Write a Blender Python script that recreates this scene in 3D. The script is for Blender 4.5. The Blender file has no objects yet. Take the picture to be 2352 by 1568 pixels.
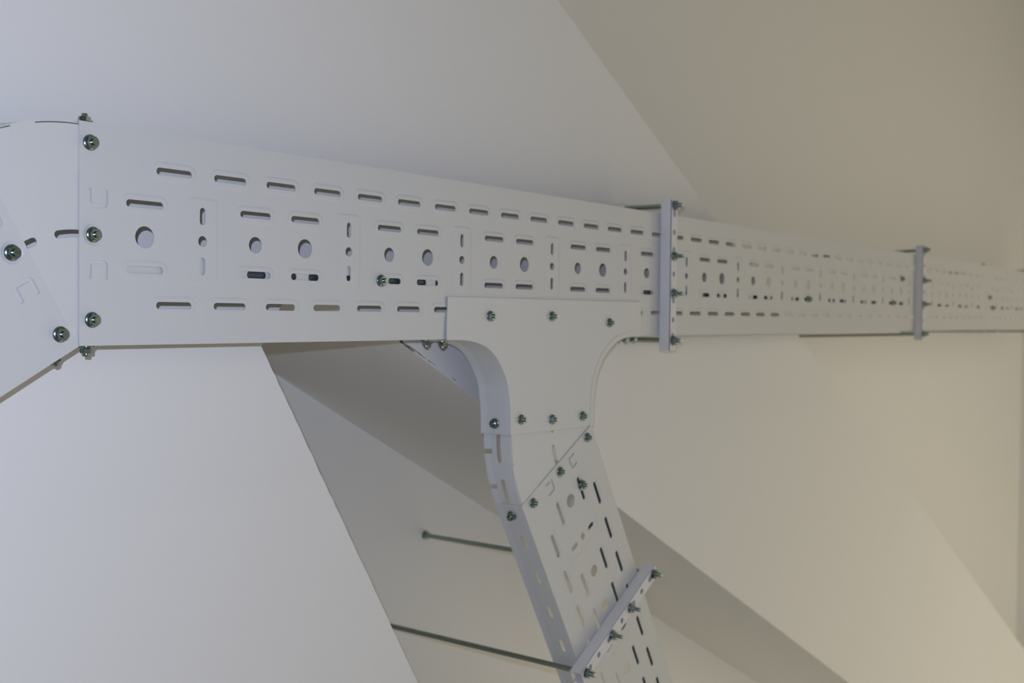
import bpy, bmesh, math, random
from math import sin, cos, pi, radians
from mathutils import Vector, Matrix, Quaternion

random.seed(7)
SC = bpy.context.scene
COL = SC.collection
Z0 = 2.5                                   # height of the tray bottoms above the floor

# ------------------------------------------------------------------ camera
cam_data = bpy.data.cameras.new('camera')
cam = bpy.data.objects.new('camera', cam_data)
COL.objects.link(cam)
RT = Vector((0.6011308, -0.0104444, -0.7990824))
DN = Vector((-0.0130690, 0.9996524, -0.0228975))
FW = Vector((0.7990438, 0.0242075, 0.6007854))
CP = Vector((-0.1995579, 0.1680927, -0.9016878 + Z0))
M = Matrix.Identity(4)
for i in range(3):
    M[i][0], M[i][1], M[i][2], M[i][3] = RT[i], -DN[i], -FW[i], CP[i]
cam.matrix_world = M
cam_data.sensor_width = 36.0
cam_data.lens = 2549.93 / 2352 * 36.0
cam_data.clip_start = 0.02
cam_data.clip_end = 60
cam_data.dof.use_dof = True
cam_data.dof.focus_distance = 1.10
cam_data.dof.aperture_fstop = 7.5
SC.camera = cam

# ------------------------------------------------------------------ world, lights, exposure
SC.view_settings.view_transform = 'Standard'
SC.view_settings.look = 'None'
SC.view_settings.gamma = 1.0
SC.view_settings.exposure = 0.14
SC.view_settings.use_curve_mapping = False
world = bpy.data.worlds.new('world')
SC.world = world
world.use_nodes = True
bg = world.node_tree.nodes['Background']
bg.inputs[0].default_value = (1.0, 0.93, 0.83, 1)
bg.inputs[1].default_value = 0.23

fl = bpy.data.lights.new('camera_flash', 'POINT')
fl.energy = 28.5
fl.color = (0.68, 0.77, 1.04)
fl.shadow_soft_size = 0.004
flo = bpy.data.objects.new('camera_flash', fl)
flo.location = (CP.x - 0.030, CP.y - 0.042, CP.z)
COL.objects.link(flo)

sun = bpy.data.lights.new('sun', 'SUN')          # shines through an unseen opening added on the right, to bounce off the floor
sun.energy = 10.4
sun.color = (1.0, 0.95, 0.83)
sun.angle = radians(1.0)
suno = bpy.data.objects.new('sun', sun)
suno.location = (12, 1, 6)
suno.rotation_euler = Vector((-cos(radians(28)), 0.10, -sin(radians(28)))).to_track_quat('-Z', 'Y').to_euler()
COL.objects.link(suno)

# ------------------------------------------------------------------ materials
def mat(name, col, rough=0.5, metal=0.0, spec=0.5, noise=0.0, nscale=60.0, bump=0.0, bscale=400.0, wave=None):
    m = bpy.data.materials.new(name)
    m.use_nodes = True
    nt = m.node_tree
    b = nt.nodes['Principled BSDF']
    b.inputs['Base Color'].default_value = (*col, 1)
    b.inputs['Roughness'].default_value = rough
    b.inputs['Metallic'].default_value = metal
    b.inputs['Specular IOR Level'].default_value = spec
    tc = nt.nodes.new('ShaderNodeTexCoord')
    if noise:
        n = nt.nodes.new('ShaderNodeTexNoise')
        n.inputs['Scale'].default_value = nscale
        n.inputs['Detail'].default_value = 4
        nt.links.new(tc.outputs['Object'], n.inputs['Vector'])
        mx = nt.nodes.new('ShaderNodeMix')
        mx.data_type = 'RGBA'
        mx.inputs[6].default_value = (*[c * (1 - noise) for c in col], 1)
        mx.inputs[7].default_value = (*[min(1, c * (1 + noise)) for c in col], 1)
        nt.links.new(n.outputs['Fac'], mx.inputs[0])
        nt.links.new(mx.outputs[2], b.inputs['Base Color'])
    if bump:
        n2 = nt.nodes.new('ShaderNodeTexNoise')
        n2.inputs['Scale'].default_value = bscale
        n2.inputs['Detail'].default_value = 3
        nt.links.new(tc.outputs['Object'], n2.inputs['Vector'])
        bp = nt.nodes.new('ShaderNodeBump')
        bp.inputs['Strength'].default_value = bump
        bp.inputs['Distance'].default_value = 0.001
        nt.links.new(n2.outputs['Fac'], bp.inputs['Height'])
        nt.links.new(bp.outputs['Normal'], b.inputs['Normal'])
    return m

WHITE = mat('white_powder_coat', (0.59, 0.60, 0.59), 0.36, 0, 0.45, noise=0.012, nscale=25, bump=0.04, bscale=900)
FITTING = mat('white_fitting_coat', (0.62, 0.63, 0.62), 0.36, 0, 0.45, noise=0.012, nscale=25, bump=0.04, bscale=900)
RAILW = mat('bright_white_rail_coat', (0.69, 0.69, 0.70), 0.42, 0, 0.40, noise=0.012, nscale=25, bump=0.04, bscale=900)
PLASTER = mat('white_plaster', (0.78, 0.775, 0.755), 0.85, 0, 0.25, noise=0.012, nscale=4, bump=0.06, bscale=220)
ZINC = mat('zinc_plated_steel', (0.23, 0.285, 0.27), 0.21, 1.0, 0.5, noise=0.10, nscale=300)
RODZ = mat('zinc_threaded_steel', (0.34, 0.40, 0.37), 0.34, 1.0, 0.5, noise=0.12, nscale=120)
CABLE = mat('dark_slate_sheath', (0.048, 0.066, 0.072), 0.45, 0, 0.4, noise=0.05, nscale=80)
CREAM = mat('cream_plastic', (0.68, 0.66, 0.52), 0.6, 0, 0.3, noise=0.03, nscale=80)
CRACK = mat('dark_plaster_crack', (0.10, 0.092, 0.08), 0.95, 0, 0.1, noise=0.1, nscale=200)
FLOORM = mat('grey_brown_screed', (0.50, 0.475, 0.415), 0.7, 0, 0.3, noise=0.12, nscale=3)

# ------------------------------------------------------------------ mesh helpers
class MB:
    def __init__(self):
        self.v, self.f, self.s = [], [], []
    def add(self, vs, fs, smooth=False):
        o = len(self.v)
        self.v += [tuple(p) for p in vs]
        self.f += [tuple(i + o for i in f) for f in fs]
        self.s += [smooth] * len(fs)
    def loops(self, ls, smooth=True, cap0=False, cap1=False, closed=True):
        n = len(ls[0])
        vs = [p for l in ls for p in l]
        fs = []
        for k in range(len(ls) - 1):
            for i in range(n if closed else n - 1):
                j = (i + 1) % n
                fs.append((k * n + i, k * n + j, (k + 1) * n + j, (k + 1) * n + i))
        if fs:
            self.add(vs, fs, smooth)
        if cap0:
            self.add(ls[0], [tuple(range(n))[::-1]])
        if cap1:
            self.add(ls[-1], [tuple(range(n))])
    def box(self, x0, x1, y0, y1, z0, z1):
        vs = [(x, y, z) for z in (z0, z1) for y in (y0, y1) for x in (x0, x1)]
        self.add(vs, [(0, 2, 3, 1), (4, 5, 7, 6), (0, 1, 5, 4), (2, 6, 7, 3), (0, 4, 6, 2), (1, 3, 7, 5)])
    def build(self, name, material, parent=None):
        me = bpy.data.meshes.new(name)
        me.from_pydata(self.v, [], self.f)
        me.polygons.foreach_set('use_smooth', self.s)
        me.materials.append(material)
        me.update()
        o = bpy.data.objects.new(name, me)
        COL.objects.link(o)
        if parent is not None:
            o.parent = parent
        return o

def fill2d(loops):
    """triangulate a flat outline with holes -> (verts2d, faces)"""
    cu = bpy.data.curves.new('outline', 'CURVE')
    cu.dimensions = '2D'
    cu.fill_mode = 'BOTH'
    for l in loops:
        sp = cu.splines.new('POLY')
        sp.points.add(len(l) - 1)
        for p, q in zip(sp.points, l):
            p.co = (q[0], q[1], 0, 1)
        sp.use_cyclic_u = True
    ob = bpy.data.objects.new('outline', cu)
    COL.objects.link(ob)
    dg = bpy.context.evaluated_depsgraph_get()
    me = bpy.data.meshes.new_from_object(ob.evaluated_get(dg))
    vs = [(v.co.x, v.co.y) for v in me.vertices]
    fs = [tuple(p.vertices) for p in me.polygons]
    bpy.data.objects.remove(ob)
    bpy.data.curves.remove(cu)
    bpy.data.meshes.remove(me)
    return vs, fs

def plate(mb, loops, z0, th, rim=True, outer=True):
    """flat sheet whose lower face is at z0; th = sheet thickness shown in all edges, upper face included"""
    vs, fs = fill2d(loops)
    mb.add([(x, y, z0) for x, y in vs], fs)
    if rim:
        for l in (loops if outer else loops[1:]):
            mb.loops([[(x, y, z0) for x, y in l], [(x, y, z0 + th) for x, y in l]], smooth=len(l) > 12)

def stadium(cx, cy, hl, r, along='x', n=8, grow=0.0):
    """slot outline: hl half length, r half width"""
    r2 = r + grow
    h = hl - r
    pts = []
    for k in range(n + 1):
        a = -pi / 2 + pi * k / n
        pts.append((h + r2 * cos(a), r2 * sin(a)))
    for k in range(n + 1):
        a = pi / 2 + pi * k / n
        pts.append((-h + r2 * cos(a), r2 * sin(a)))
    if along == 'y':
        pts = [(-y, x) for x, y in pts]
    return [(cx + x, cy + y) for x, y in pts]

def circle(cx, cy, r, n=28):
    return [(cx + r * cos(2 * pi * k / n), cy + r * sin(2 * pi * k / n)) for k in range(n)]

def roundrect(cx, cy, hx, hy, r, n=5):
    pts = []
    for sx, sy, a0 in ((1, -1, -pi / 2), (1, 1, 0), (-1, 1, pi / 2), (-1, -1, pi)):
        for k in range(n + 1):
            a = a0 + pi / 2 * k / n
            pts.append((cx + sx * (hx - r) + r * cos(a), cy + sy * (hy - r) + r * sin(a)))
    return pts

def at(l, z):
    return [(x, y, z) for x, y in l]

def tag(o, label=None, cat=None, group=None, kind=None):
    if label: o['label'] = label
    if cat: o['category'] = cat
    if group: o['group'] = group
    if kind: o['kind'] = kind
    return o

def thing(name, label, cat, loc, rotz=0.0, group=None):
    o = bpy.data.objects.new(name, None)
    o.empty_display_size = 0.02
    COL.objects.link(o)
    o.location = (loc[0], loc[1], loc[2] + Z0)
    o.rotation_euler = (0, 0, rotz)
    return tag(o, label, cat, group)

def struct(name, mb, material):
    o = mb.build(name, material)
    o.location.z = Z0
    o['kind'] = 'structure'
    return o

# ------------------------------------------------------------------ setting
HS, HC = 0.088, 0.4665                     # soffit and upper ceiling above the tray plane
E0, DE = Vector((1.2243, -0.3198)), Vector((0.8780, 0.4786))
L2, D2 = Vector((0.8740, 0.2054)), Vector((0.8842, 0.4671))
P1 = Vector((0.6406, 0.2072))
D1 = Vector((0.5120, 0.8590))
D3 = Vector((0.0289, -0.0460)).normalized()
XW = 6.10
def cross2(a, b): return a.x * b.y - a.y * b.x
tapex = cross2(L2 - P1, D2) / cross2(D3, D2)
APEX = P1 + D3 * tapex

m = MB()
m.box(-6.0, XW + 0.1, -5.0, 6.5, HC, HC + 0.12)
struct('ceiling', m, PLASTER)

poly = [E0 - DE * 8.0, E0 + DE * ((XW - E0.x) / DE.x), L2 + D2 * ((XW - L2.x) / D2.x)]
nn = 60
for k in range(nn, -1, -1):
    t = tapex * 0 + 0.0
    q = L2 + D2 * (-0.19 + 0.9 * k / nn) if k else None
    if q is not None and (q - APEX).dot(D2) > 0.002:
        poly.append(q)
poly += [APEX, P1]
for k in range(1, 90):
    j = random.uniform(-0.00055, 0.00055)
    poly.append(P1 + D1 * (0.9 * k / 90) + Vector((-D1.y, D1.x)) * j)
poly += [P1 + D1 * 5.5, Vector((-6.0, 5.5))]
pl = [(p.x, p.y) for p in poly]
vs, fs = fill2d([pl])
m = MB()
m.add([(x, y, HS) for x, y in vs], fs)
m.loops([at(pl, HS), at(pl, HC)], smooth=False)
soffit = struct('trim_1', m, PLASTER)
soffit['label'] = 'lowered white plaster soffit with a triangular recess behind the cable tray'

# a hairline crack and chips where the soffit edge was plastered
for (t0, t1, w, off) in ((0.005, 0.030, 0.0011, 0.0007), (0.012, 0.055, 0.0006, 0.0028), (0.058, 0.067, 0.0005, 0.0030),
                         (0.066, 0.080, 0.00025, 0.0038), (0.118, 0.127, 0.0004, 0.0040), (-0.003, 0.006, 0.0017, 0.0010)):
    m = MB()
    nrm = Vector((D2.y, -D2.x))
    n = 9
    lo, up = [], []
    for k in range(n):
        t = t0 + (t1 - t0) * k / (n - 1)
        wd = w * (0.35 + 0.65 * sin(pi * (k + 0.4) / (n - 0.2))) * random.uniform(0.7, 1.2)
        c = L2 + D2 * t + nrm * (off + random.uniform(-0.0002, 0.0002))
        lo.append(c - nrm * wd)
        up.append(c + nrm * wd)
    ring = [(p.x, p.y) for p in lo + up[::-1]]
    vs2 = [(x, y, HS - 0.0003) for x, y in ring] + [(x, y, HS + 0.0004) for x, y in ring]
    N = len(ring)
    m.add(vs2, [(k, k + 1, N - 2 - k, N - 1 - k) for k in range(n - 1)] + [(k, (k + 1) % N, (k + 1) % N + N, k + N) for k in range(N)])
    m.build('plaster_crack', CRACK, soffit)

m = MB()
m.box(XW, XW + 0.15, -5.0, 6.5, -0.25, HC)
m.box(XW, XW + 0.15, -5.0, -1.0, -Z0, -0.25)  # solid lower part added out of view to shape the sunlit floor area
struct('wall_right', m, PLASTER)
m = MB()
m.box(-6.0, XW + 0.1, -5.0, 6.5, -Z0 - 0.1, -Z0)
struct('floor', m, FLOORM)

# ------------------------------------------------------------------ hardware
def lathe(mb, prof, n=24, smooth=True, cap_end=True):
    ls = [[(r * cos(2 * pi * k / n), r * sin(2 * pi * k / n), z) for k in range(n)] for r, z in prof]
    mb.loops(ls, smooth)
    if cap_end:
        mb.add(ls[-1], [tuple(range(n))])

def hexa(r, z, ph=0.0):
    return [(r * cos(pi / 3 * k + ph), r * sin(pi / 3 * k + ph), z) for k in range(6)]

def hex_prism(mb, af, z0, z1, ch):
    """hexagon body with a turned chamfer at its free end (z1 is below z0)"""
    rc = af / math.sqrt(3)
    n = 36
    def hexr(a):
        b = (a + pi / 6) % (pi / 3) - pi / 6
        return af / 2 / cos(b)
    A, B, Cc, D = [], [], [], []
    for k in range(n):
        a = 2 * pi * k / n
        r = hexr(a)
        over = max(0.0, r - af / 2 * 1.0)
        A.append((r * cos(a), r * sin(a), z0))
        zb = z1 + ch * over / (rc - af / 2)
        B.append((r * cos(a), r * sin(a), zb))
        Cc.append((af / 2 * 0.97 * cos(a), af / 2 * 0.97 * sin(a), z1))
        D.append((af / 2 * 0.55 * cos(a), af / 2 * 0.55 * sin(a), z1))
    mb.loops([A, B], False)
    mb.loops([B, Cc], False)
    mb.loops([Cc, D], False)

def mesh_only(mb, name, material):
    me = bpy.data.meshes.new(name)
    me.from_pydata(mb.v, [], mb.f)
    me.polygons.foreach_set('use_smooth', mb.s)
    me.materials.append(material)
    return me

def thread_profile(z_from, z_to, r, pitch, depth):
    """ridged profile running from z_from to z_to (either way)"""
    sgn = 1 if z_to > z_from else -1
    L = abs(z_to - z_from)
    k = max(1, int(L / pitch))
    out = []
    for i in range(k):
        z = z_from + sgn * L * i / k
        out += [(r - depth, z), (r, z + sgn * L / k * 0.5)]
    out.append((r - depth, z_to))
    return out

def flange_nut_meshes():
    m = MB()
    lathe(m, [(0.0071, 0.0), (0.0072, -0.0009), (0.0066, -0.0013), (0.0056, -0.0021), (0.0050, -0.0022)], 32, True, False)
    hex_prism(m, 0.0101, -0.0018, -0.0064, 0.0009)
    lathe(m, [(0.0041, -0.0064), (0.0033, -0.0056)], 24, True, False)
    nut = mesh_only(m, 'flange_nut', ZINC)
    m = MB()
    lathe(m, thread_profile(-0.004, -0.0086, 0.0030, 0.001, 0.0003) + [(0.0023, -0.0094)], 20, True, True)
    end = mesh_only(m, 'bolt_end', ZINC)
    m = MB()
    lathe(m, thread_profile(-0.004, -0.0150, 0.0030, 0.001, 0.0003) + [(0.0020, -0.0166)], 20, True, True)
    longend = mesh_only(m, 'bolt_end', ZINC)
    m = MB()
    lathe(m, [(0.0035, -0.0002), (0.0085, -0.0002), (0.0085, -0.0016), (0.0035, -0.0016)], 32, False, False)
    wash = mesh_only(m, 'washer', ZINC)
    return nut, end, longend, wash
NUT, END, LONGEND, WASH = flange_nut_meshes()

def put(me, name, parent, loc=(0, 0, 0), quat=None):
    o = bpy.data.objects.new(name, me)
    COL.objects.link(o)
    o.parent = parent
    o.location = loc
    if quat is not None:
        o.rotation_mode = 'QUATERNION'
        o.rotation_quaternion = quat
    return o

def nut(parent, loc, axis=(0, 0, -1), long_bolt=False, washer=False):
    """flange nut whose free end points along axis (in the parent's frame)"""
    q = Vector((0, 0, -1)).rotation_difference(Vector(axis).normalized())
    spin = random.uniform(0, pi / 3) if abs(axis[2]) > 0.5 else 0.25 + random.uniform(-0.1, 0.1)
    q = q @ Quaternion((0, 0, 1), spin)
    a = Vector(axis).normalized()
    base = Vector(loc)
    if washer:
        put(WASH, 'washer', parent, base, q)
        base = base + a * 0.0016
    o = put(NUT, 'flange_nut', parent, base, q)
    put(LONGEND if long_bolt else END, 'bolt_end', o)
    return o

# ------------------------------------------------------------------ perforated tray
TW, TH = 0.200, 0.0009
WALLZ, RIMZ = 0.0345, 0.0460
ROWS = (0.0360, 0.0688, 0.0994, 0.1301, 0.1630)
UNIT = 0.20017
COL0 = 0.1327                              # first three-hole column from the tray end

def stamp(mb, outline, hole, n_along):
    """raised rim pressed out around a slot; outline(grow) gives loops of equal length"""
    prof = ((0.0062, 0.0), (0.0054, -0.00008), (0.0047, -0.00030), (0.0040, -0.00045), (0.0033, -0.00050), (0.0, -0.00050))
    ls = [at(outline(g), z) for g, z in prof]
    mb.loops(ls[:-1], True)
    mb.loops(ls[-2:], False)
    mb.loops([at(hole, -0.00050), at(hole, TH)], True)

def side_wall(root, y, L, sgn, slots=None):
    """vertical tray side; sgn = +1 when outside is +y"""
    m = MB()
    yi = y - sgn * 0.001
    z0 = 0.0003
    loops = [[(0, z0), (L, z0), (L, WALLZ), (0, WALLZ)]]
    for s in (slots or []):
        loops.append(stadium(s, 0.0190, 0.0115, 0.0035))
    vs, fs = fill2d(loops)
    m.add([(x, y, z) for x, z in vs], fs)
    m.add([(x, yi, z) for x, z in vs], fs)
    for l in loops:
        m.loops([[(x, y, z) for x, z in l], [(x, yi, z) for x, z in l]], False)
    w = m.build('side_wall', WHITE, root)
    m = MB()
    sec = [(y - sgn * 0.001, WALLZ), (y - sgn * 0.0004, WALLZ + 0.0012), (y + sgn * 0.0004, WALLZ + 0.0013), (y + sgn * 0.0018, RIMZ), (y - sgn * 0.001, RIMZ)]
    m.loops([[(x, p, z) for p, z in sec] for x in (0, L)], False, True, True)
    m.build('rim', WHITE, w)
    return w

U_OUT = [(-0.0101, -0.0086), (-0.0067, -0.0086), (-0.0063, 0.0046), (0.0063, 0.0046), (0.0065, -0.0086), (0.0099, -0.0086),
         (0.0099, 0.0046), (0.0085, 0.0075), (0.0055, 0.0086), (-0.0055, 0.0086), (-0.0083, 0.0075), (-0.0099, 0.0046)]

def make_tray(name, label, group, loc, rotz, L, wall_slots=(), first=True, bolts=True, seg=8):
    root = thing(name, label, 'cable tray', loc, rotz, group)
    m = MB()
    loops = [[(0, 0), (L, 0), (L, TW), (0, TW)]]
    plain = []
    stamps = []
    x = 0.0997
    while x < L - 0.035:
        for y in (ROWS[0], ROWS[4]):
            stamps.append((x, y))
        x += UNIT / 3
    n = -1
    cols, circs = [], []
    while True:
        xc = COL0 + n * UNIT
        if xc > L: break
        for off, r in ((0.0665, 0.0085), (0.1347, 0.0103)):
            if n == -1 and off < 0.1: continue
            if xc + off < L - 0.03:
                circs.append((xc + off, r))
                for y in (ROWS[1], ROWS[3]):
                    stamps.append((xc + off, y))
        if n >= 0 and xc < L - 0.02:
            cols.append(xc)
        n += 1
    for (x, y) in stamps:
        o = lambda g, x=x, y=y: stadium(x, y, 0.0202, 0.0035, 'x', seg, g)
        loops.append(o(0.0062))
        stamp(m, o, o(0.0), seg)
    for (x, r) in circs:
        loops.append(circle(x, ROWS[2], r))
        plain.append(loops[-1])
    PH = ((0.0, 0.0056, 'c'), (-0.0245, 0, 's'), (0.0245, 0, 's'))
    panel_fill = None
    for x in cols:
        def ro(g, x=x): return roundrect(x, ROWS[2], 0.0160 + g, 0.0400 + g, 0.0035 + g)
        prof = ((0.0031, 0.0), (0.0023, -0.00008), (0.0015, -0.00030), (0.0008, -0.00045), (0.0, -0.00050))
        loops.append(ro(0.0031))
        m.loops([at(ro(g), z) for g, z in prof], True)
        if panel_fill is None:
            hl = [circle(0, ROWS[2], 0.0053, 20), stadium(0, ROWS[2] - 0.0245, 0.0086, 0.0034, 'y', 6), stadium(0, ROWS[2] + 0.0245, 0.0086, 0.0034, 'y', 6)]
            panel_fill = (fill2d([roundrect(0, ROWS[2], 0.0160, 0.0400, 0.0035)] + hl), hl)
        (pv, pf), hl = panel_fill
        m.add([(px + x, py, -0.00050) for px, py in pv], pf)
        for h in hl:
            hh = [(px + x, py) for px, py in h]
            m.loops([at(hh, -0.00050), at(hh, TH)], True)
    # end of the tray: two U shaped punched tongues and a dished seat for the middle bolt
    if bolts:
        for (cy, s) in ((0.0674, 1), (0.1316, -1)):
            loops.append([(0.0186 + px, cy + s * py) for px, py in U_OUT])
            plain.append(loops[-1])
        loops.append(circle(0.0140, 0.1003, 0.0100, 32))
        ls = [at(circle(0.0140, 0.1003, r, 32), z) for r, z in ((0.0100, 0.0), (0.0094, 0.0002), (0.0088, 0.0007), (0.0080, 0.0008), (0.0030, 0.0008))]
        m.loops(ls, True)
    plate(m, loops, 0.0, TH, rim=False)
    for l in plain:
        m.loops([at(l, 0.0), at(l, TH)], len(l) > 14)
    m.add([(0, 0.001, 0), (0, TW - 0.001, 0), (0, TW - 0.001, TH), (0, 0.001, TH)], [(0, 1, 2, 3)])
    m.build('bottom_plate', WHITE, root)
    side_wall(root, 0.0, L, -1)
    side_wall(root, TW, L, 1, wall_slots)
    if bolts:
        nut(root, (0.0105, 0.0184, 0))
        nut(root, (0.0140, 0.1003, 0.0008))
        nut(root, (0.0125, 0.1768, 0))
    return root

TG = 'white perforated cable trays'
main = make_tray('cable_tray', 'longest white perforated cable tray, running left to right across the whole picture', TG, (0.3585, 0, 0), 0.0, 3.0965)
far = make_tray('cable_tray', 'far length of white perforated tray, past the joint at the right edge', TG, (3.4560, 0, 0), 0.0, 2.2, bolts=False, seg=5)
A30 = radians(29.83)
OL = (0.3585, 0.2003)
left = make_tray('cable_tray', 'short white tray end with two bolts, turning down off the left edge', TG, (OL[0], OL[1], 0), radians(180) - A30, 0.75)
OB = (1.1994, 0.3317)
branch = make_tray('cable_tray', 'white perforated tray branching off the tee towards the bottom edge', TG, (OB[0], OB[1], 0), radians(90) - A30, 1.7,
                   wall_slots=[0.066 + 0.0655 * k for k in range(25)])
# bolts that are particular to single trays
nut(main, (0.0195, TW + 0.0012, 0.020), (0, 1, 0))
nut(main, (0.0175, -0.0012, 0.020), (0, -1, 0))
nut(main, (0.4885, TW + 0.0012, 0.020), (0, 1, 0))
nut(main, (0.7434 - 0.3585, 0.1303, -0.0006), washer=False)
nut(main, (2.0255 - 0.3585, 0.1297, -0.0006))
nut(main, (2.5673 - 0.3585, 0.1292, -0.0006))
nut(main, (2.6309 - 0.3585, 0.0680, -0.0006))
nut(far, (0.035, 0.0990, 0))
nut(far, (0.080, 0.1315, -0.0006))
nut(far, (0.045, -0.0012, 0.020), (0, -1, 0))
nut(far, (0.045, TW + 0.0012, 0.020), (0, 1, 0))
nut(far, (0.225, TW + 0.0012, 0.020), (0, 1, 0))
nut(branch, (0.063, 0.0655, -0.0006), washer=True)
nut(branch, (0.0185, TW + 0.0012, 0.0225), (0, 1, 0))
nut(left, (0.017, -0.0012, 0.020), (0, -1, 0))
nut(left, (0.017, TW + 0.0012, 0.020), (0, 1, 0))

# ------------------------------------------------------------------ 30 degree flat bends
def make_bend(label, loc, phi0, sa, sb):
    """sector about its inner corner; the entry edge lies along angle phi0, turning clockwise"""
    root = thing('tray_bend', label, 'tray bend', (loc[0], loc[1], 0), 0.0, 'flat tray bends')
    ZP = TH + 0.0005
    def P(r, th, ext=0.0):
        a = phi0 - th
        x, y = r * cos(a), r * sin(a)
        if ext:
            tx, ty = sin(a), -cos(a)       # direction of travel (clockwise)
            x += tx * ext; y += ty * ext
        return (x, y)
    EX = 0.044
    def strip(r0, r1, n=24, ext=EX):
        outer = [P(r1, 0, -ext)] + [P(r1, A30 * k / n) for k in range(n + 1)] + [P(r1, A30, ext)]
        inner = [P(r0, A30, ext)] + [P(r0, A30 * (n - k) / n) for k in range(n + 1)] + [P(r0, 0, -ext)]
        return outer + inner
    def arcslot(rm, t0, t1, hw, e0=0.0, e1=0.0, n=14):
        pts = []
        def c(r):
            l = []
            if e0: l.append(P(r, 0, -e0))
            l += [P(r, t0 + (t1 - t0) * k / n) for k in range(n + 1)]
            if e1: l.append(P(r, A30, e1))
            return l
        a, b = c(rm + hw), c(rm - hw)
        def capp(p, q, sgn):
            ctr = Vector(((p[0] + q[0]) / 2, (p[1] + q[1]) / 2))
            d = Vector(p) - ctr
            return [tuple(ctr + Vector((d.x * cos(t) + sgn * d.y * sin(t), d.y * cos(t) - sgn * d.x * sin(t)))) for t in [pi * k / 6 for k in range(1, 6)]]
        return a + capp(a[-1], b[-1], 1) + b[::-1] + capp(b[0], a[0], 1)
    m = MB()
    rs = 0.1000
    slots = [arcslot(rs, 0.0, radians(sa), 0.0036, e0=0.020), arcslot(rs, radians(sb), A30, 0.0036, e1=0.020)]
    pl = strip(0.002, 0.1966)
    plate(m, [pl] + slots, ZP, 0.0010)
    m.build('bottom_plate', FITTING, root)
    # foot of the outer side, lapped under the plate
    m = MB()
    ft = strip(0.1530, 0.1965)
    plate(m, [ft], ZP - 0.0003, 0.0003)
    m.build('foot_strip', FITTING, root)
    # outer side wall with long slots
    R0, R1 = 0.1976, 0.1986
    m = MB()
    n = 48
    wl_ = R1 * A30
    EXW = 0.040
    def W(r, u, z):
        """u = length along the wall from the entry edge"""
        if u < 0: x, y = P(r, 0, u)
        elif u > wl_: x, y = P(r, A30, u - wl_)
        else: x, y = P(r, u / R1)
        return (x, y, z)
    segs = [-EXW, 0.0] + [wl_ * k / n for k in range(1, n)] + [wl_, wl_ + EXW]
    holes = [(-0.012, R1 * radians(11.7)), (R1 * radians(18.6), wl_ + 0.014)]
    def in_hole(u0, u1):
        um = (u0 + u1) / 2
        return any(a < um < b for a, b in holes)
    us = sorted(set(segs + [h for hh in holes for h in hh] + [hh[0] + 0.0018 for hh in holes] + [hh[1] - 0.0018 for hh in holes] + [hh[0] + 0.0006 for hh in holes] + [hh[1] - 0.0006 for hh in holes]))
    def hz(u):
        for a, b in holes:
            if a <= u <= b:
                e = min(u - a, b - u)
                r = 0.0036
                h = r if e >= r else math.sqrt(max(0, r * r - (r - e) ** 2))
                return 0.0225 - h, 0.0225 + h
        return 0.0225, 0.0225
    for u0, u1 in zip(us[:-1], us[1:]):
        a0, b0 = hz(u0); a1, b1 = hz(u1)
        for r in (R0, R1):
            m.add([W(r, u0, 0.0012), W(r, u1, 0.0012), W(r, u1, a1), W(r, u0, a0)], [(0, 1, 2, 3)])
            m.add([W(r, u0, b0), W(r, u1, b1), W(r, u1, WALLZ), W(r, u0, WALLZ)], [(0, 1, 2, 3)])
        m.add([W(R0, u0, 0.0012), W(R1, u0, 0.0012), W(R1, u1, 0.0012), W(R0, u1, 0.0012)], [(0, 1, 2, 3)])
        m.add([W(R0, u0, WALLZ), W(R1, u0, WALLZ), W(R1, u1, WALLZ), W(R0, u1, WALLZ)], [(0, 1, 2, 3)])
        if in_hole(u0, u1):
            m.add([W(R0, u0, a0), W(R1, u0, a0), W(R1, u1, a1), W(R0, u1, a1)], [(0, 1, 2, 3)])
            m.add([W(R0, u0, b0), W(R1, u0, b0), W(R1, u1, b1), W(R0, u1, b1)], [(0, 1, 2, 3)])
    wall = m.build('side_wall', FITTING, root)
    # notched rim: separate hem tabs
    g = radians(0.95)
    for t0, t1 in ((-EXW, R1 * (radians(7.1) - g)), (R1 * (radians(7.1) + g), R1 * (radians(22.1) - g)), (R1 * (radians(22.1) + g), wl_ + EXW)):
        m = MB()
        nn = 16
        uu = [t0 + (t1 - t0) * k / nn for k in range(nn + 1)]
        if t0 < 0: uu = sorted(uu + [0.0])
        if t1 > wl_: uu = sorted(uu + [wl_])
        ring = lambda u: [W(R0, u, WALLZ), W(R1 - 0.0004, u, WALLZ + 0.0012), W(R1 + 0.0006, u, WALLZ + 0.0013), W(R1 + 0.0022, u, RIMZ), W(R0, u, RIMZ)]
        m.loops([ring(u) for u in uu], False, True, True)
        m.build('rim', FITTING, wall)
    # folded tongue that locks the side to the plate
    m = MB()
    th0, th1 = radians(12.1), radians(18.8)
    nn = 8
    o = [P(0.1986, th0 + (th1 - th0) * k / nn) for k in range(nn + 1)]
    i = [P(0.1925, th1), P(0.1908, th1 - 0.008)] + [P(0.1906, th1 - 0.010 - (th1 - th0 - 0.02) * k / nn) for k in range(nn + 1)] + [P(0.1908, th0 + 0.008), P(0.1925, th0)]
    plate(m, [o + i], ZP - 0.0009, 0.0009)
    m.build('locking_tongue', FITTING, root)
    return root

bend_l = make_bend('flat white bend joining the two trays at the left edge', OL, radians(270), 11.2, 25.2)
bend_b = make_bend('flat white bend with slotted outer side, below the tee', OB, radians(180), 0.6, 14.3)

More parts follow.
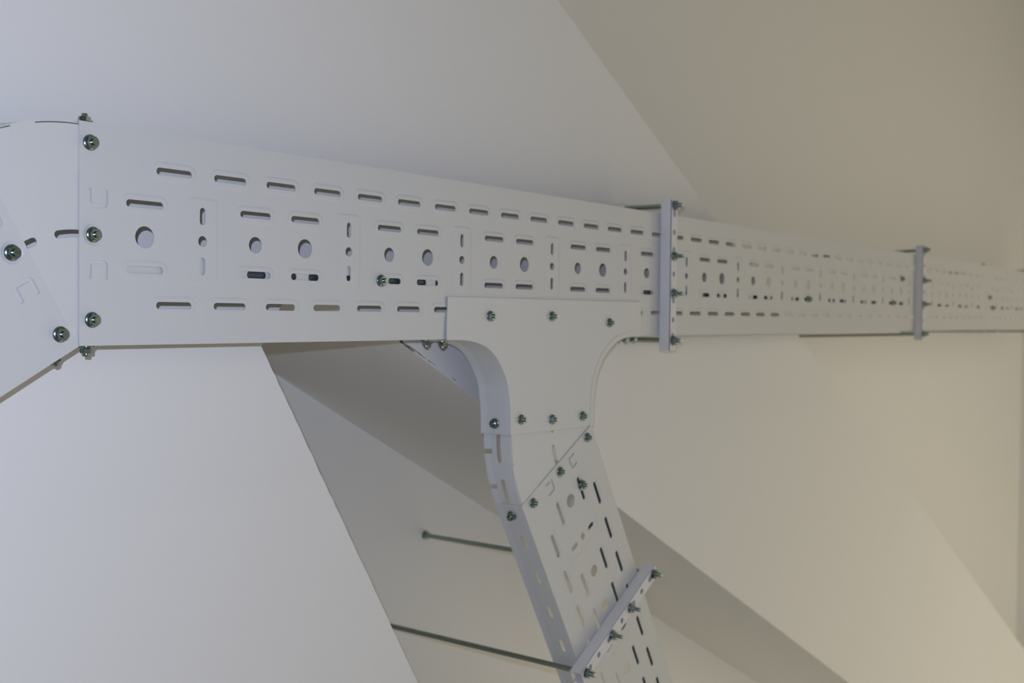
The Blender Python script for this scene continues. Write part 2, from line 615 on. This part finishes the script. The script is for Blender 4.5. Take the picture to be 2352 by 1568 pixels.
# ------------------------------------------------------------------ tee
def crom(pts, n=6):
    out = []
    P = [pts[0]] + list(pts) + [pts[-1]]
    for i in range(1, len(P) - 2):
        for k in range(n):
            t = k / n
            out.append(tuple(0.5 * ((2 * P[i][c]) + (-P[i - 1][c] + P[i + 1][c]) * t + (2 * P[i - 1][c] - 5 * P[i][c] + 4 * P[i + 1][c] - P[i + 2][c]) * t * t
                                    + (-P[i - 1][c] + 3 * P[i][c] - 3 * P[i + 1][c] + P[i + 2][c]) * t ** 3) for c in range(2)))
    out.append(tuple(pts[-1]))
    return out
TLc = crom([(0.8600, 0.2008), (0.8930, 0.2014), (0.9210, 0.2052), (0.9459, 0.2142), (0.9677, 0.2323), (0.9851, 0.2582), (0.9910, 0.2830), (0.9936, 0.3050), (0.9943, 0.3310)])
TRc = crom([(1.3365, 0.2008), (1.3060, 0.2014), (1.2772, 0.2050), (1.2530, 0.2140), (1.2265, 0.2330), (1.2084, 0.2593), (1.2018, 0.2856), (1.1995, 0.3070), (1.1993, 0.3325)])
tee = thing('tray_tee', 'white bolted tee fitting whose curved sides lead from the main tray to its branch', 'tray tee', (1.098, 0.2, 0))
TO = (1.098, 0.2)
rel = lambda l: [(x - TO[0], y - TO[1]) for x, y in l]
outline = [(0.8620, 0.1466), (1.3365, 0.1462)] + TRc + TLc[::-1]
m = MB()
plate(m, [rel(outline)], -0.0030, 0.0016)
m.build('bottom_plate', FITTING, tee)

def offset(l, d):
    out = []
    for i, p in enumerate(l):
        a, b = Vector(l[max(0, i - 1)]), Vector(l[min(len(l) - 1, i + 1)])
        t = (b - a).normalized()
        out.append((p[0] - t.y * d, p[1] + t.x * d))
    return out
for line, sg in ((TLc, 1), (TRc, -1)):
    # sg: side of the line that is the outside of the tee
    li = rel(line)
    zi = -0.0014
    m = MB()
    a, b = li, offset(li, -sg * 0.001)
    m.loops([at(a, zi), at(a, WALLZ)], True, closed=False)
    m.loops([at(b, zi), at(b, WALLZ)], True, closed=False)
    m.loops([at(a, WALLZ), at(b, WALLZ)], False, closed=False)
    m.loops([at(a, zi), at(b, zi)], False, closed=False)
    e = [a[-1], b[-1]]
    m.add([(e[0][0], e[0][1], zi), (e[1][0], e[1][1], zi), (e[1][0], e[1][1], WALLZ), (e[0][0], e[0][1], WALLZ)], [(0, 1, 2, 3)])
    w = m.build('side_wall', FITTING, tee)
    m = MB()
    c, d, e1, e2 = offset(li, sg * 0.0024), offset(li, -sg * 0.001), offset(li, sg * 0.0006), offset(li, -sg * 0.0004)
    rings = [[(d[k][0], d[k][1], WALLZ), (e2[k][0], e2[k][1], WALLZ + 0.0012), (e1[k][0], e1[k][1], WALLZ + 0.0013), (c[k][0], c[k][1], RIMZ), (d[k][0], d[k][1], RIMZ)] for k in range(len(c))]
    m.loops(rings, False, True, True)
    m.build('rim', FITTING, w)
    # foot of the side, lapped under the tee plate
    m = MB()
    f = offset(li, -sg * 0.0085)
    f = f[:-1] + [(f[-1][0], f[-1][1])]
    ring = li + f[::-1]
    plate(m, [ring], -0.0036, 0.0006)
    m.build('foot_strip', FITTING, tee)
for (x, y) in ((0.9475, 0.1705), (1.0892, 0.1700), (1.2425, 0.1790), (1.0183, 0.3112), (1.0921, 0.3162), (1.1705, 0.3166)):
    nut(tee, (x - TO[0], y - TO[1], -0.0030))
nut(tee, (0.9935 - 0.0002 - TO[0], 0.3165 - TO[1], 0.0228), (-1, 0.02, 0))
nut(tee, (0.8785 - TO[0], 0.2030 - TO[1], 0.020), (0, 1, 0))
nut(tee, (1.3280 - TO[0], 0.2030 - TO[1], 0.020), (0, 1, 0))
nut(tee, (1.3530 - TO[0], 0.2025 - TO[1], 0.020), (0, 1, 0))

# ------------------------------------------------------------------ slotted channel lying in the main tray, with a dark cable in it
def channel(label, x0, x1, first, pitch, count):
    root = thing('slotted_channel', label, 'channel', (x0, 0.1090, 0), 0.0, 'slotted channels inside the main tray')
    m = MB()
    loops = [[(0, 0), (x1 - x0, 0), (x1 - x0, 0.041), (0, 0.041)]]
    for k in range(count):
        a = first + pitch * k - x0
        loops.append(stadium(a + 0.0129, 0.0210, 0.0129, 0.0040, 'x', 5))
    plate(m, loops, TH + 0.0012, 0.0012)
    m.build('base_strip', WHITE, root)
    for y in (0.0, 0.0398):
        m = MB()
        m.box(0, x1 - x0, y, y + 0.0012, TH + 0.0016, 0.0225)
        m.build('flange', WHITE, root)
    return root
channel('white slotted channel inside the main tray, left of the tee', 0.4060, 0.8790, 0.4642, 0.0421, 10)
channel('white slotted channel inside the main tray, from the tee to the right edge', 1.3420, 5.40, 1.3514, 0.0411, 98)

def cable(label, x0, x1):
    m = MB()
    n = 10
    ls = []
    k = max(2, int((x1 - x0) / 0.08))
    for i in range(k + 1):
        x = x0 + (x1 - x0) * i / k
        cy = 0.1295 + 0.0006 * sin(i * 1.3)
        ls.append([(x, cy + 0.0085 * cos(2 * pi * j / n), 0.0128 + 0.0085 * sin(2 * pi * j / n)) for j in range(n)])
    m.loops(ls, True, True, True)
    o = m.build('cable', CABLE)
    o.location.z = Z0
    return tag(o, label, 'cable', 'cables inside the slotted channels')
cable('dark sheathed cable seen through the slots of the channel left of the tee', 0.4500, 0.8700)
cable('dark sheathed cable seen through the slots of the channel right of the tee', 1.3460, 5.38)

def branch_cable(label, n0, r, ph):
    m = MB()
    c = Vector((sin(A30), cos(A30))); q = Vector((-cos(A30), sin(A30)))
    ls, k = [], 60
    for i in range(k + 1):
        t = 0.010 + 1.6 * i / k
        nn_ = n0 + 0.0010 * sin(i * 0.55 + ph)
        ctr = Vector(OB) + c * t + q * nn_
        ls.append([(ctr.x + q.x * r * cos(2 * pi * j / 12), ctr.y + q.y * r * cos(2 * pi * j / 12), TH + 0.0022 + r + r * sin(2 * pi * j / 12)) for j in range(12)])
    m.loops(ls, True, True, True)
    o = m.build('cable', CABLE)
    o.location.z = Z0
    return tag(o, label, 'cable', 'cables lying in the branch tray')
branch_cable('dark thick cable seen through the outer right slots of the branch tray', 0.0315, 0.0110, 0.0)
branch_cable('dark thinner cable seen through the inner right slots of the branch tray', 0.0555, 0.0082, 1.7)

# ------------------------------------------------------------------ mounting rails and their threaded rods
RL = 0.2455
def make_rail(label, loc, rotz, rods, ceil_z, tilt=0.0, words='', anchors=('zinc', 'zinc')):
    """rail under the tray; local y runs along the rail from its first rod end"""
    root = thing('mounting_rail', label, 'rail', loc, rotz, 'mounting rails under the trays')
    w, h, t = 0.0200, 0.0200, 0.0015
    m = MB()
    loops = [[(0, 0), (w, 0), (w, RL), (0, RL)]]
    for c, hl in ((0.0175, 0.0110), (0.0525, 0.0046), (0.0870, 0.0110), (0.1205, 0.0046), (0.1575, 0.0110), (0.1955, 0.0046), (0.2280, 0.0110)):
        loops.append(stadium(w / 2, c, hl, 0.0042, 'y', 6))
    plate(m, loops, -h, t)
    vs, fs = fill2d(loops)
    m.add([(x, y, -h + t) for x, y in vs], fs)
    m.build('web', RAILW, root)
    for x in (0.0, w - t):
        m = MB()
        m.box(x, x + t, 0, RL, -h + 0.0002, 0)
        m.build('flange', RAILW, root)
    for y in (0.0915, 0.1525):
        nut(root, (w / 2, y, -h), long_bolt=True, washer=True)
    # rods
    R = Matrix.Rotation(rotz, 4, 'Z')
    for idx, (y, lab, anc) in enumerate(zip(rods, words, anchors)):
        p = Vector(loc) + R @ Vector((w / 2, y, 0))
        rod = thing('threaded_rod', lab, 'rod', (p.x, p.y, -h), 0.0, 'threaded hanger rods')
        zt = ceil_z + h
        m = MB()
        prof = [(0.0030, -0.0158)] + thread_profile(-0.0150, zt, 0.0040, 0.00135, 0.00045)
        lathe(m, prof, 12, True, True)
        m.add([(0.003 * cos(2 * pi * k / 12), 0.003 * sin(2 * pi * k / 12), -0.0158) for k in range(12)], [tuple(range(12))[::-1]])
        sh = m.build('shaft', RODZ, rod)
        m = MB()
        lathe(m, [(0.0042, -0.0001), (0.0083, -0.0001), (0.0083, -0.0017), (0.0042, -0.0017)], 28, False, False)
        m.build('washer', ZINC, rod)
        m = MB()
        hex_prism(m, 0.0130, -0.0017, -0.0085, 0.0011)
        lathe(m, [(0.0052, -0.0085), (0.0041, -0.0076)], 20, True, False)
        nt_ = m.build('hex_nut', ZINC, rod)
        nt_.rotation_euler.z = random.uniform(0, 1)
        m = MB()
        if anc == 'cream':
            lathe(m, [(0.0088, zt), (0.0088, zt - 0.0130), (0.0074, zt - 0.0158), (0.0041, zt - 0.0165)], 28, True, False)
            m.build('anchor_collar', CREAM, rod)['label'] = 'cream plastic collar'
        else:
            lathe(m, [(0.0042, zt), (0.0100, zt), (0.0100, zt - 0.0020), (0.0042, zt - 0.0020)], 28, False, False)
            hex_prism(m, 0.0130, zt - 0.0020, zt - 0.0088, 0.0011)
            m.build('anchor_nut', RODZ, rod)
        if tilt:
            rod.rotation_euler = (-tilt, 0, 0)
    return root

make_rail('upright white perforated rail under the main tray, right of the tee', (1.4000, -0.0215, -0.0008), 0.0, (0.0090, 0.2290), HS, 0.0,
          ('short threaded rod at the top end of the nearer upright rail', 'short threaded rod at the bottom end of the nearer upright rail, beside the tee'), ('cream', 'zinc'))
make_rail('smaller, farther white rail under the main tray near the right edge', (2.7410, -0.0225, -0.0008), 0.0, (0.0120, 0.2300), HC, 0.035,
          ('threaded rod at the top end of the farther upright rail', 'threaded rod under the tray edge, left of the farther upright rail'))
make_rail('white rail under the main tray at the very right edge, mostly out of view', (4.1000, -0.0225, -0.0008), 0.0, (0.0120, 0.2300), HC, 0.02,
          ('threaded rod behind the tray at the far right edge', 'threaded rod under the tray edge, right of the farther upright rail'))
db = Vector((sin(A30), cos(A30)))
nb = Vector((-cos(A30), sin(A30)))
rb = Vector(OB) + db * 0.2855 + nb * (-0.0225)
make_rail('slanted white perforated rail crossing under the branch tray', (rb.x, rb.y, -0.0008), radians(90) - A30, (0.0100, 0.2335), HC, 0.0,
          ('threaded rod with its anchor nut in view, ending behind the branch tray', 'long threaded rod to the lower left end of the slanted rail'))
